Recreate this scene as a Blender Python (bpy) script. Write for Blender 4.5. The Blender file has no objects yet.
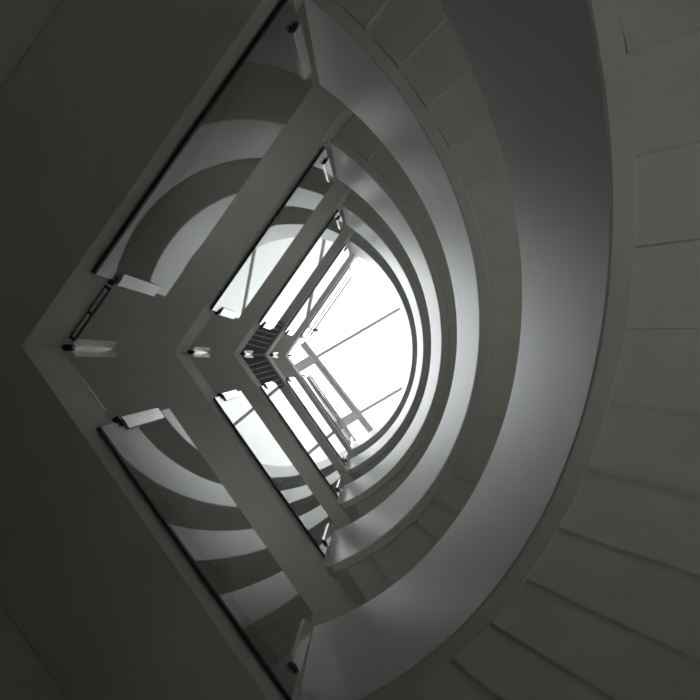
import bpy, bmesh, math
from math import sin, cos, radians as R_, pi, sqrt, asin, tanh
from mathutils import Vector

S = bpy.context.scene
COL = S.collection
EYE = 1.6                       # camera height over the ground floor
H = 3.0                         # floor to floor
CX, CY = -2.275, -0.08          # apex of the V
KX, KY = -1.848, -0.105         # centre of the curved stair
RAD = 2.857                     # inner face of the curved parapet
THK = 0.111                     # parapet thickness
ROUT = 4.2                      # curved outer wall
ARM = 55.0                      # half angle of the V
NST = 20                        # risers per flight
FL = [0.0] + [EYE + 1.389 + k * H for k in range(0, 6)]     # floor levels FL[0]..FL[6]
SLAB = 0.5
PMID, PSLOPE, PH = -0.255, 1.245, 1.45   # parapet: bottom at mid flight, slope per radian, height
LIP = .085
LEAN = math.tan(R_(.9))          # glass leans slightly into the well
BACK = 1.065                    # landing depth
TOP = EYE + 19.65               # skylight level
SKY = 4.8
LAND_FILL = {2: .8, 3: .95, 4: .7, 5: .3}  # strength of the added fill panes behind each landing
STAIR_FILL = {0: 5.3, 1: 4.6, 2: 3.0, 3: 2.2, 4: 1.1, 5: .4}  # strength of the added fill panes along the curved wall

# ------------------------------------------------------------------ materials
def mat(name, col, rough=0.5, metal=0.0, spec=0.5, noise=0.0, nscale=4.0, bump=0.0, bscale=30.0, coat=0.0):
    m = bpy.data.materials.new(name); m.use_nodes = True
    nt = m.node_tree; b = nt.nodes['Principled BSDF']
    b.inputs['Base Color'].default_value = (*col, 1)
    b.inputs['Roughness'].default_value = rough
    b.inputs['Metallic'].default_value = metal
    b.inputs['Specular IOR Level'].default_value = spec
    b.inputs['Coat Weight'].default_value = coat
    b.inputs['Coat Roughness'].default_value = 0.12
    tc = nt.nodes.new('ShaderNodeTexCoord')
    if noise:
        n = nt.nodes.new('ShaderNodeTexNoise'); n.inputs['Scale'].default_value = nscale
        n.inputs['Detail'].default_value = 5
        nt.links.new(tc.outputs['Object'], n.inputs['Vector'])
        r = nt.nodes.new('ShaderNodeValToRGB')
        r.color_ramp.elements[0].position = 0.3; r.color_ramp.elements[1].position = 0.7
        r.color_ramp.elements[0].color = (*[c * (1 - noise) for c in col], 1)
        r.color_ramp.elements[1].color = (*[min(1, c * (1 + noise * .5)) for c in col], 1)
        nt.links.new(n.outputs['Fac'], r.inputs['Fac'])
        nt.links.new(r.outputs['Color'], b.inputs['Base Color'])
    if bump:
        n2 = nt.nodes.new('ShaderNodeTexNoise'); n2.inputs['Scale'].default_value = bscale
        nt.links.new(tc.outputs['Object'], n2.inputs['Vector'])
        bp = nt.nodes.new('ShaderNodeBump'); bp.inputs['Strength'].default_value = bump
        bp.inputs['Distance'].default_value = 0.02
        nt.links.new(n2.outputs['Fac'], bp.inputs['Height'])
        nt.links.new(bp.outputs['Normal'], b.inputs['Normal'])
    return m

def glass_mat(name, tint, ior=1.5):
    m = bpy.data.materials.new(name); m.use_nodes = True
    nt = m.node_tree; nt.nodes.clear()
    out = nt.nodes.new('ShaderNodeOutputMaterial')
    mx = nt.nodes.new('ShaderNodeMixShader')
    tr = nt.nodes.new('ShaderNodeBsdfTransparent'); tr.inputs['Color'].default_value = (*tint, 1)
    gl = nt.nodes.new('ShaderNodeBsdfGlossy'); gl.inputs['Roughness'].default_value = 0.0; gl.inputs['Color'].default_value = (.97, .98, .97, 1)
    fr = nt.nodes.new('ShaderNodeFresnel')
    geo = nt.nodes.new('ShaderNodeNewGeometry')
    mp = nt.nodes.new('ShaderNodeMapRange')       # same reflectance on both faces of the sheet
    mp.inputs['To Min'].default_value = ior; mp.inputs['To Max'].default_value = 1 / ior
    nt.links.new(geo.outputs['Backfacing'], mp.inputs['Value'])
    nt.links.new(mp.outputs['Result'], fr.inputs['IOR'])
    nt.links.new(fr.outputs['Fac'], mx.inputs['Fac'])
    nt.links.new(tr.outputs['BSDF'], mx.inputs[1]); nt.links.new(gl.outputs['BSDF'], mx.inputs[2])
    nt.links.new(mx.outputs['Shader'], out.inputs['Surface'])
    return m

M_PARA = mat('satin_white_paint', (.77, .785, .80), rough=.355, noise=.06, nscale=1.3, bump=.03, bscale=3)
M_PARA.node_tree.nodes['Principled BSDF'].inputs['IOR'].default_value = 3.0
M_SOF = mat('white_plaster', (.72, .70, .68), rough=.75, noise=.05, nscale=2.5, bump=.05, bscale=40)
M_STEP = mat('stair_concrete', (.70, .72, .67), rough=.8, noise=.06, nscale=3, bump=.05, bscale=40)
M_WALL = mat('wall_plaster', (.72, .71, .69), rough=.85, noise=.05, nscale=2)
M_FLOOR = mat('terrazzo_floor', (.22, .215, .21), rough=.5, noise=.25, nscale=60)
M_STEEL = mat('brushed_steel', (.90, .90, .90), rough=.24, metal=.8, noise=.1, nscale=9)
M_BLACK = mat('black_rubber', (.012, .012, .012), rough=.6, noise=.2, nscale=20)
M_GRILLE = mat('dark_grille', (.26, .26, .26), rough=.6, noise=.2, nscale=20)
M_SLAT = mat('grille_slat', (.85, .85, .84), rough=.5, noise=.1, nscale=20)
M_FRAME = mat('frame_paint', (.52, .52, .52), rough=.5, noise=.05, nscale=5)
M_STRIP = mat('green_glass_edge', (.62, .72, .66), rough=.3, noise=.3, nscale=30)
M_GLASS = glass_mat('clear_glass', (.66, .67, .66), 2.15)
M_SKYGLASS = glass_mat('skylight_glass', (.97, .98, .98), 1.45)

# ------------------------------------------------------------------ helpers
def link(name, bm, m, parent=None, smooth=False):
    bmesh.ops.recalc_face_normals(bm, faces=bm.faces)
    me = bpy.data.meshes.new(name); bm.to_mesh(me); bm.free()
    me.materials.append(m)
    if smooth:
        for p in me.polygons: p.use_smooth = True
        try: me.set_sharp_from_angle(angle=R_(35))
        except Exception: pass
    o = bpy.data.objects.new(name, me); COL.objects.link(o)
    if parent:
        o.parent = parent
        o.matrix_parent_inverse = parent.matrix_basis.inverted()
    return o

def thing(name, label, cat, loc, group=None):
    o = bpy.data.objects.new(name, None); COL.objects.link(o)
    o.location = loc; o['label'] = label; o['category'] = cat
    if group: o['group'] = group
    o.empty_display_size = .2
    return o

def prism(bm, poly, z0, z1):
    lo = [bm.verts.new((x, y, z0)) for x, y in poly]
    hi = [bm.verts.new((x, y, z1)) for x, y in poly]
    n = len(poly)
    bm.faces.new(lo[::-1]); bm.faces.new(hi)
    for i in range(n):
        bm.faces.new((lo[i], lo[(i + 1) % n], hi[(i + 1) % n], hi[i]))

def obox(bm, o, u, v, w, a, b, c):
    """box at origin o, axes u v w, ranges a b c"""
    vs = {}
    for i in (0, 1):
        for j in (0, 1):
            for k in (0, 1):
                vs[i, j, k] = bm.verts.new(Vector(o) + Vector(u) * a[i] + Vector(v) * b[j] + Vector(w) * c[k])
    for f in (((0,0,0),(0,0,1),(0,1,1),(0,1,0)), ((1,0,0),(1,1,0),(1,1,1),(1,0,1)),
              ((0,0,0),(1,0,0),(1,0,1),(0,0,1)), ((0,1,0),(0,1,1),(1,1,1),(1,1,0)),
              ((0,0,0),(0,1,0),(1,1,0),(1,0,0)), ((0,0,1),(1,0,1),(1,1,1),(0,1,1))):
        bm.faces.new([vs[q] for q in f])

def bevel(bm, w, seg=2):
    bmesh.ops.bevel(bm, geom=list(bm.edges), offset=w, segments=seg, affect='EDGES', profile=.5)

def pol(r, deg): return (KX + r * cos(R_(deg)), KY + r * sin(R_(deg)))
def armdir(sg): return Vector((cos(R_(ARM)), sg * sin(R_(ARM)), 0))
def armout(sg):                     # pointing away from the well, into the landing
    return Vector((-sin(R_(ARM)), sg * cos(R_(ARM)), 0))
ZV = Vector((0, 0, 1))
APEX = Vector((CX, CY, 0))
GOFF = 0.03                         # glass stands this far proud of the fascia

def s_on_arm(r, sg, off=0.0):
    """distance along the arm line (shifted off into the well) where it meets the circle of radius r"""
    u = armdir(sg); o = APEX - armout(sg) * off - Vector((KX, KY, 0))
    b = o.dot(u); c = o.dot(o) - r * r
    return -b + sqrt(b * b - c)
def ang_on_arm(r, sg, off=0.0):
    p = APEX - armout(sg) * off + armdir(sg) * s_on_arm(r, sg, off)
    return math.degrees(math.atan2(p.y - KY, p.x - KX))
SEND = s_on_arm(RAD, 1, GOFF)
SOUT = s_on_arm(ROUT, 1)

# ------------------------------------------------------------------ curved flights
def make_parapet(parent, z0, z1):
    bm = bmesh.new(); rings = []
    n = 110; c = .010; off = .006
    for i in range(n + 1):
        f = i / n
        ring = []
        for d, b in ((0, c), (c, 0), (THK - c, 0), (THK, c), (THK, PH - c), (THK - c, PH), (c, PH), (0, PH - c)):
            r = RAD + d
            a0, a1 = ang_on_arm(r, -1, off), ang_on_arm(r, 1, off)
            th = a0 + (a1 - a0) * f
            x, y = pol(r, th)
            ring.append(bm.verts.new((x, y, (z0 + z1) / 2 + PMID + PSLOPE * R_(th) + b)))
        rings.append(ring)
    for a, b in zip(rings, rings[1:]):
        for i in range(8):
            fc = bm.faces.new((a[i], b[i], b[(i + 1) % 8], a[(i + 1) % 8]))
            if i == 1: fc.material_index = 1      # unpainted plaster underside
    bm.faces.new(rings[0][::-1]); bm.faces.new(rings[-1])
    o = link('parapet', bm, M_PARA, parent, smooth=True)
    o.data.materials.append(M_SOF)
    return o

def make_flight(z0, z1, label):
    p = pol((RAD + ROUT) / 2, 0)
    t = thing('stair_flight', label, 'stair', (p[0], p[1], z0), 'curved stair flights')
    make_parapet(t, z0, z1)
    rz = (z1 - z0) / NST
    ri, ro = RAD + THK + .002, ROUT - .004
    nt_ = NST - 1
    da = 6.5
    cut = [-1e3] + [-.5 + da * (i - 9) for i in range(1, nt_)] + [1e3]
    for i in range(nt_):
        zt = z0 + (i + 1) * rz
        bm = bmesh.new(); poly = []
        k = 4
        for r, rng in ((ri, range(k + 1)), (ro, range(k, -1, -1))):
            lo = max(cut[i], ang_on_arm(r, -1, .004)); hi = min(cut[i + 1], ang_on_arm(r, 1, .004))
            for j in rng: poly.append(pol(r, lo + (hi - lo) * j / k))
        # underside follows the pitch, with a small lip at each riser
        top = [bm.verts.new((x, y, zt)) for x, y in poly]; bot = []
        for q, (x, y) in enumerate(poly):
            f = (q if q <= k else 2 * k + 1 - q) / k
            th = math.atan2(y - KY, x - KX)
            zb = (z0 + z1) / 2 + PMID + PSLOPE * th + .05 + LIP * (.5 - f)
            bot.append(bm.verts.new((x, y, min(zb, zt - rz - .03 + rz * f * .6))))
        m_ = len(poly)
        bm.faces.new(top)
        for q in range(k):
            bm.faces.new((bot[q], bot[q + 1], bot[m_ - 2 - q], bot[m_ - 1 - q]))
        for q in range(m_):
            bm.faces.new((bot[q], bot[(q + 1) % m_], top[(q + 1) % m_], top[q]))
        link('step', bm, M_STEP, t)
    if z0 > 4:
        # green joint strip where the flight meets the upper landing
        bm = bmesh.new()
        u = armdir(1); inn = -armout(1)
        zz = z1 - SLAB
        obox(bm, APEX + ZV * zz, u, inn, ZV, (SEND + .1, SEND + .6), (.004, .03), (-.03, .09))
        import random
        rnd = random.Random(3)
        for q in range(16):
            s = SEND + .12 + q * .03
            d = rnd.uniform(.012, .035)
            obox(bm, APEX + ZV * zz, u, inn, ZV, (s, s + .028), (.03, .03 + d), (-.02, rnd.uniform(.0, .05)))
        link('joint_strip', bm, M_STRIP, t)
    return t

def make_landing(z, label, grille=False):
    t = thing('stair_landing', label, 'landing', (CX, CY, z - SLAB), 'V-shaped stair landings')
    u1, u2, o1, o2 = armdir(-1), armdir(1), armout(-1), armout(1)
    back = BACK / sin(R_(ARM))
    e1, e2 = APEX + u1 * SOUT, APEX + u2 * SOUT
    poly = [APEX, e1, e1 + o1 * BACK, APEX - Vector((back, 0, 0)), e2 + o2 * BACK, e2]
    bm = bmesh.new()
    prism(bm, [(p.x, p.y) for p in poly], z - SLAB, z)
    bmesh.ops.bevel(bm, geom=[e for e in bm.edges if abs(e.verts[0].co.z - e.verts[1].co.z) < 1e-6], offset=.008, segments=1, affect='EDGES')
    link('slab', bm, M_SOF, t)
    for sg in ((-1, 1) if abs(z - FL[2]) < .1 else (1,)):
        # low steel channel closing the fascia head at the open corner
        u, inn = armdir(sg), -armout(sg)
        bm = bmesh.new()
        o = APEX + ZV * z
        if sg < 0:
            obox(bm, o, u, inn, ZV, (.09, .57), (.002, .012), (0, .03))
            obox(bm, o, u, inn, ZV, (.09, .57), (.044, .054), (0, .03))
            for q in (.095, .32, .545): obox(bm, o, u, inn, ZV, (q, q + .02), (.012, .044), (.005, .02))
        else:
            obox(bm, o, u, inn, ZV, (.09, .57), (-.012, -.002), (.002, .03))
        link('corner_rail', bm, M_BLACK if sg < 0 else M_STEEL, t)
    if grille:
        for sg in (-1, 1):
            u, out = armdir(sg), armout(sg)
            o = APEX + ZV * (z - SLAB)
            bm = bmesh.new()
            # plate follows the V so both halves meet on the mitre
            p = [APEX + out * .03 + u * (.03 * cos(R_(ARM)) / sin(R_(ARM)) * -1 + .03), APEX + out * .03 + u * .78,
                 APEX + out * .9 + u * .78, APEX + out * .9 - u * (.9 / math.tan(R_(ARM)) - .03)]
            prism(bm, [(q.x, q.y) for q in p], z - SLAB - .025, z - SLAB + .01)
            g = link('vent_grille', bm, M_GRILLE, t)
            sd = Vector((cos(R_(15)), -sg * sin(R_(15)), 0)); 
            bm = bmesh.new()
            pv = Vector((-sd.y, sd.x, 0)); 
            for i in range(1, 8):
                yy = .10 * i
                # slat runs from front edge back to the rear of the plate
                f = APEX + u * (yy / sin(R_(ARM))) + out * .05
                L = .72
                obox(bm, f + ZV * (z - SLAB), -sd, pv, ZV, (0, L), (-.012, .012), (-.06, -.02))
            link('slat', bm, M_SLAT, g)
    return t

def make_balustrade(z, sg, label):
    u, out = armdir(sg), armout(sg); inn = -out
    g0 = APEX + ZV * z
    s0, s1 = (.63 if sg < 0 else .69), 2.97
    base = g0 + u * ((s0 + s1) / 2) + inn * GOFF
    t = thing('glass_balustrade', label, 'balustrade', (base.x, base.y, z - .30), 'frameless glass balustrades')
    w_ = (ZV + inn * LEAN)
    b0 = g0 + inn * (LEAN * .30)
    bm = bmesh.new()
    obox(bm, b0, u, inn, w_, (s0, s1), (GOFF - .006, GOFF + .006), (-.30, 1.06))
    link('glass_pane', bm, M_GLASS, t)
    bm = bmesh.new()
    obox(bm, b0, u, inn, w_, (s0, s1), (GOFF - .012, GOFF + .008), (-.318, -.286))
    link('bottom_rail', bm, M_BLACK, t)
    for s in (s0, s1 - .07):
        # end clamp post: channel in front of the glass, black block at its foot
        bm = bmesh.new()
        a = (s - .025, s + .075)
        obox(bm, b0, u, inn, w_, a, (GOFF + .016, GOFF + .024), (.05, .78))
        obox(bm, b0, u, inn, w_, (a[0], a[0] + .008), (GOFF - .04, GOFF + .016), (.05, .78))
        obox(bm, b0, u, inn, w_, (a[1] - .008, a[1]), (GOFF + .008, GOFF + .016), (.05, .78))
        p = link('clamp_post', bm, M_STEEL, t)
        bm = bmesh.new()
        obox(bm, b0, u, inn, w_, (a[0] + .016, a[1] - .036), (GOFF + .008, GOFF + .024), (-.0, .06))
        obox(bm, b0, u, inn, w_, (a[0] - .02, a[0] + .02), (.0, GOFF + .012), (.005, .03))
        link('foot_block', bm, M_BLACK, p)
    return t

def make_corner_post(z, label):
    t = thing('corner_post', label, 'post', (CX, CY, z), 'corner posts at the V')
    bm = bmesh.new()
    g0 = APEX + ZV * z
    prof = []
    w, th = .085, .012
    u1, u2 = armdir(-1), armdir(1)
    c = Vector((.035, 0, 0))
    for sg in (-1, 1):
        u, inn = armdir(sg), -armout(sg)
        obox(bm, g0 + c, u, inn, ZV, (0.0, w), (0, th), (.05, .78))
    link('angle_post', bm, M_STEEL, t)
    bm = bmesh.new()
    obox(bm, g0, (1, 0, 0), (0, 1, 0), ZV, (.004, .085), (-.024, .024), (.002, .06))
    bevel(bm, .008)
    link('foot_block', bm, M_BLACK, t)
    bm = bmesh.new()
    bmesh.ops.create_uvsphere(bm, u_segments=12, v_segments=8, radius=.017)
    bmesh.ops.translate(bm, verts=bm.verts, vec=g0 + Vector((.09, .0, .03)))
    link('bolt', bm, M_STEEL, t, smooth=True)
    return t

# ------------------------------------------------------------------ storeys
ordw = {1: 'below the camera view', 2: 'lowest', 3: 'second lowest', 4: 'middle', 5: 'second highest', 6: 'topmost'}
land_lab = {
    1: 'white V-shaped landing just overhead, lowest of all, outside the frame edges',
    2: 'lowest visible V-shaped landing, dark wide underside filling the left edge of view',
    3: 'second V-shaped landing up, brown-grey underside with two long arms around the well',
    4: 'third V-shaped landing up, narrower grey underside between the larger and smaller ones',
    5: 'fourth V-shaped landing up, with dark slatted vent grilles under its corner',
    6: 'topmost small V-shaped landing bordering the white skylight',
}
for k in range(1, 7):
    make_landing(FL[k], land_lab[k], grille=(k == 5))
fl_lab = {
    1: 'curved white stair flight rising from the ground floor, beside and below the viewer',
    2: 'largest curved stair flight on the right, with folded underside and broad grey parapet',
    3: 'second curved stair flight up, its parapet a shining band inside the largest one',
    4: 'third curved stair flight up, middle of the five nested curved bands',
    5: 'fourth curved stair flight up, thin pale band just outside the innermost one',
    6: 'topmost curved stair flight, thin innermost band edging the bright skylight',
}
for k in range(1, 7):
    make_flight(FL[k - 1], FL[k], fl_lab[k])
sd = {-1: 'upper', 1: 'lower'}
bal_lab = {
    2: 'largest glass balustrade panel, {} arm of the lowest visible landing, mirroring curved bands',
    3: 'glass balustrade panel on the {} arm of the second landing up, reflecting pale sky',
    4: 'narrow glass balustrade panel on the {} arm of the third landing up',
    5: 'thin glass balustrade panel on the {} arm of the fourth landing up',
    6: 'smallest glass balustrade panel on the {} arm of the topmost landing',
}
post_lab = {
    2: 'largest steel corner post, at the left tip of the lowest visible landing',
    3: 'small bright steel corner post at the tip of the second landing up',
    4: 'bright steel corner post in front of the dark slatted grille',
    5: 'tiny steel corner post at the tip of the fourth landing up',
    6: 'tiniest steel corner post, at the tip of the topmost landing',
}
TOPBAL = {}
for k in range(2, 7):
    for sg in (-1, 1):
        TOPBAL[sg] = make_balustrade(FL[k], sg, bal_lab[k].format(sd[sg]))
    make_corner_post(FL[k], post_lab[k])

# handrail tubes of the topmost landing
def tube(bm, a, b, r, seg=10):
    a, b = Vector(a), Vector(b); d = (b - a)
    L = d.length; d.normalize()
    x = d.orthogonal().normalized(); y = d.cross(x)
    ra = [bm.verts.new(a + (x * cos(2 * pi * i / seg) + y * sin(2 * pi * i / seg)) * r) for i in range(seg)]
    rb = [bm.verts.new(b + (x * cos(2 * pi * i / seg) + y * sin(2 * pi * i / seg)) * r) for i in range(seg)]
    for i in range(seg): bm.faces.new((ra[i], ra[(i + 1) % seg], rb[(i + 1) % seg], rb[i]))
    bm.faces.new(ra[::-1]); bm.faces.new(rb)
for sg in (-1, 1):
    u, inn = armdir(sg), -armout(sg)
    g0 = APEX + ZV * FL[6]
    bm = bmesh.new()
    tube(bm, g0 + u * .74 + inn * .10 + ZV * .92, g0 + u * 2.86 + inn * .10 + ZV * .92, .022)
    hr = link('handrail', bm, M_FRAME, TOPBAL[sg], smooth=True)
    for q in (.85, 1.5, 2.15, 2.75):
        bm = bmesh.new()
        tube(bm, g0 + u * q + inn * (GOFF + .022) + ZV * .90, g0 + u * q + inn * .10 + ZV * .915, .012, 8)
        link('bracket', bm, M_STEEL, hr, smooth=True)

# tiny grey fitting clamped to the upper arm of the topmost balustrade
p = APEX + armdir(-1) * .93 - armout(-1) * .07 + ZV * (FL[6] + .55)
t = thing('spotlight', 'tiny grey spotlight clamped to the topmost glass balustrade, seen against white sky', 'lamp', p)
bm = bmesh.new()
obox(bm, p, (1, 0, 0), (0, 1, 0), ZV, (0.05, .19), (-.05, .05), (-.07, .07)); bevel(bm, .03)
link('lamp_head', bm, M_FRAME, t, smooth=True)
bm = bmesh.new(); tube(bm, p + armout(-1) * .012, p + Vector((.09, 0, 0)), .013)
link('stem', bm, M_FRAME, t)

# ------------------------------------------------------------------ shell
def structure(o):
    o['kind'] = 'structure'; return o
def wall_arm(name, sg):
    u, out = armdir(sg), armout(sg)
    back = BACK / sin(R_(ARM))
    a = APEX - Vector((back, 0, 0))
    e = APEX + u * SOUT
    ap2 = APEX - Vector(((BACK + .2) / sin(R_(ARM)), 0, 0))
    poly = [a, e + out * BACK, e, e + u * .2, e + u * .2 + out * (BACK + .2), ap2]
    bm = bmesh.new(); prism(bm, [(p.x, p.y) for p in poly], 0, TOP - .1)
    return structure(link(name, bm, M_WALL))
wall_arm('wall_upper', -1); wall_arm('wall_lower', 1)
bm = bmesh.new()
n = 64; AO = ang_on_arm(ROUT, 1); AO_ = ang_on_arm(ROUT, -1)
poly = [pol(ROUT, AO_ + (AO - AO_) * i / n) for i in range(n + 1)] + [pol(ROUT + .2, AO - (AO - AO_) * i / n) for i in range(n + 1)]
prism(bm, poly, 0, TOP - .1)
structure(link('wall_right', bm, M_WALL))
u1, u2, o1, o2 = armdir(-1), armdir(1), armout(-1), armout(1)
bk = Vector(((BACK + .2) / sin(R_(ARM)), 0, 0))
outline = [APEX - bk, APEX + u1 * (SOUT + .2) + o1 * (BACK + .2), APEX + u1 * (SOUT + .2)] + \
          [Vector((*pol(ROUT + .2, AO_ + (AO - AO_) * i / n), 0)) for i in range(1, n)] + \
          [APEX + u2 * (SOUT + .2), APEX + u2 * (SOUT + .2) + o2 * (BACK + .2)]
bm = bmesh.new(); prism(bm, [(p.x, p.y) for p in outline], -.2, 0)
structure(link('floor', bm, M_FLOOR))

# skylight: glazed roof on a grid of bars
def px(x, y, z=TOP - EYE): return Vector(((x - 371) * z / 600, (y - 358.5) * z / 600, TOP))
sk = bpy.data.objects.new('window_1', None); COL.objects.link(sk); sk.location = (0, 0, TOP)
structure(sk)
bm = bmesh.new(); prism(bm, [(p.x, p.y) for p in outline], TOP + .02, TOP + .035)
link('pane', bm, M_SKYGLASS, sk)
def bar(name, a, b, w, d, zoff=0, groove=False):
    a, b = Vector(a), Vector(b)
    u = (b - a); L = u.length; u.normalize(); v = Vector((-u.y, u.x, 0))
    bm = bmesh.new()
    if groove:
        obox(bm, a, u, v, ZV, (0, L), (-w / 2, -w * .1), (-d + zoff, zoff))
        obox(bm, a, u, v, ZV, (0, L), (w * .1, w / 2), (-d + zoff, zoff))
        obox(bm, a, u, v, ZV, (0, L), (-w * .1, w * .1), (-d * .5 + zoff, zoff))
    else:
        obox(bm, a, u, v, ZV, (0, L), (-w / 2, w / 2), (-d + zoff, zoff))
    return link(name, bm, M_FRAME, sk)
bar('purlin', px(303, 343), px(396, 463), .22, .16, groove=True)
bar('purlin', px(307, 377), px(357, 443), .10, .12)
dM = Vector((84, -49, 0)).normalized()
for (x, y) in ((316, 357.5), (361, 412)):
    a = px(x, y)
    bar('glazing_bar', a, a + dM * 5.2, .10, .10)
    bar('beam', a - dM * .95, a - dM * .0, .31, .14)
for (x, y) in ((320, 278), (371, 488)):
    a = px(x, y); bar('glazing_bar', a - dM * 1.2, a + dM * 2.6, .10, .10)

# added fill lights shaped as windows, out of view, to brighten the undersides
def emit(name, strength):
    m = bpy.data.materials.new(name); m.use_nodes = True
    nt = m.node_tree; nt.nodes.clear()
    out = nt.nodes.new('ShaderNodeOutputMaterial'); e = nt.nodes.new('ShaderNodeEmission')
    e.inputs['Color'].default_value = (1, .985, .96, 1); e.inputs['Strength'].default_value = strength
    nt.links.new(e.outputs['Emission'], out.inputs['Surface'])
    return m
WN = [1]
def fill_window(o, u, n, w, h, strength):
    """frosted daylight window: o = middle of sill on the wall face, u along, n into the room"""
    WN[0] += 1
    r = bpy.data.objects.new('window_%d' % WN[0], None); COL.objects.link(r); r.location = o; structure(r)  # invented light source, numbered after the real skylight
    bm = bmesh.new()
    f = .06
    for a, c in (((-w / 2 - f, -w / 2), (-f, h + f)), ((w / 2, w / 2 + f), (-f, h + f)), ((-w / 2, w / 2), (-f, 0)), ((-w / 2, w / 2), (h, h + f))):
        obox(bm, o, u, n, ZV, a, (.0, .04), c)
    link('window_frame', bm, M_FRAME, r)
    bm = bmesh.new(); obox(bm, o, u, n, ZV, (-w / 2, w / 2), (.004, .012), (0, h))
    link('pane', bm, emit('daylight_pane', strength), r)
for k, st in LAND_FILL.items():
    for sg in (-1, 1):
        u, out = armdir(sg), armout(sg)
        fill_window(APEX + out * (BACK - .002) + u * 2.0 + ZV * (FL[k] + .9), u, -out, 1.2, 1.0, st)
for k, st in STAIR_FILL.items():
    for th in ((5,) if k == 0 else (1,)):
        p = pol(ROUT - .06, th); zz = (FL[k] + FL[k + 1]) / 2 + R_(th) * 1.31
        n_ = Vector((-cos(R_(th)), -sin(R_(th)), 0))
        fill_window(Vector((p[0], p[1], zz + .06)), Vector((n_.y, -n_.x, 0)), n_, 1.3, .40, st)

# ------------------------------------------------------------------ light
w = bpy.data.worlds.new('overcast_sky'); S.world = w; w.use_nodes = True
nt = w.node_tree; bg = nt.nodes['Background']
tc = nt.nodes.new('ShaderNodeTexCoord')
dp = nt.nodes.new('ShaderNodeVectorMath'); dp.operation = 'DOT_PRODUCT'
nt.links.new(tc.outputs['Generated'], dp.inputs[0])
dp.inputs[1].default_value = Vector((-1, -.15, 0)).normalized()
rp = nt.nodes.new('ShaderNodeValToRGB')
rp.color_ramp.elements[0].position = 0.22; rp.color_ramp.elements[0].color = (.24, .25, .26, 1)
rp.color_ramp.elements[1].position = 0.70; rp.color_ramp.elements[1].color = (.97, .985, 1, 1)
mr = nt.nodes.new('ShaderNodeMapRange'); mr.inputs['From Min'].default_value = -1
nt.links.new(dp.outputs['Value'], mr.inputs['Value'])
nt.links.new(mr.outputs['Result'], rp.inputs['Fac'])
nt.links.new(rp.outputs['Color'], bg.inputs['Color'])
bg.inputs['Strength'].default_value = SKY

# ------------------------------------------------------------------ camera
cam = bpy.data.cameras.new('camera'); co = bpy.data.objects.new('camera', cam); COL.objects.link(co)
co.location = (0, 0, EYE); co.rotation_euler = (pi, 0, 0)
cam.sensor_width = 36; cam.lens = 36 * 600 / 700
cam.shift_x = -21 / 700; cam.shift_y = 8.5 / 700
cam.clip_start = .05; cam.clip_end = 200
S.camera = co

S.view_settings.view_transform = 'Standard'; S.view_settings.look = 'None'
S.view_settings.gamma = 1; S.view_settings.use_curve_mapping = False
S.view_settings.exposure = 0.0
S.cycles.max_bounces = 16; S.cycles.diffuse_bounces = 12; S.cycles.glossy_bounces = 8
S.cycles.transparent_max_bounces = 32
S.cycles.sample_clamp_indirect = 0
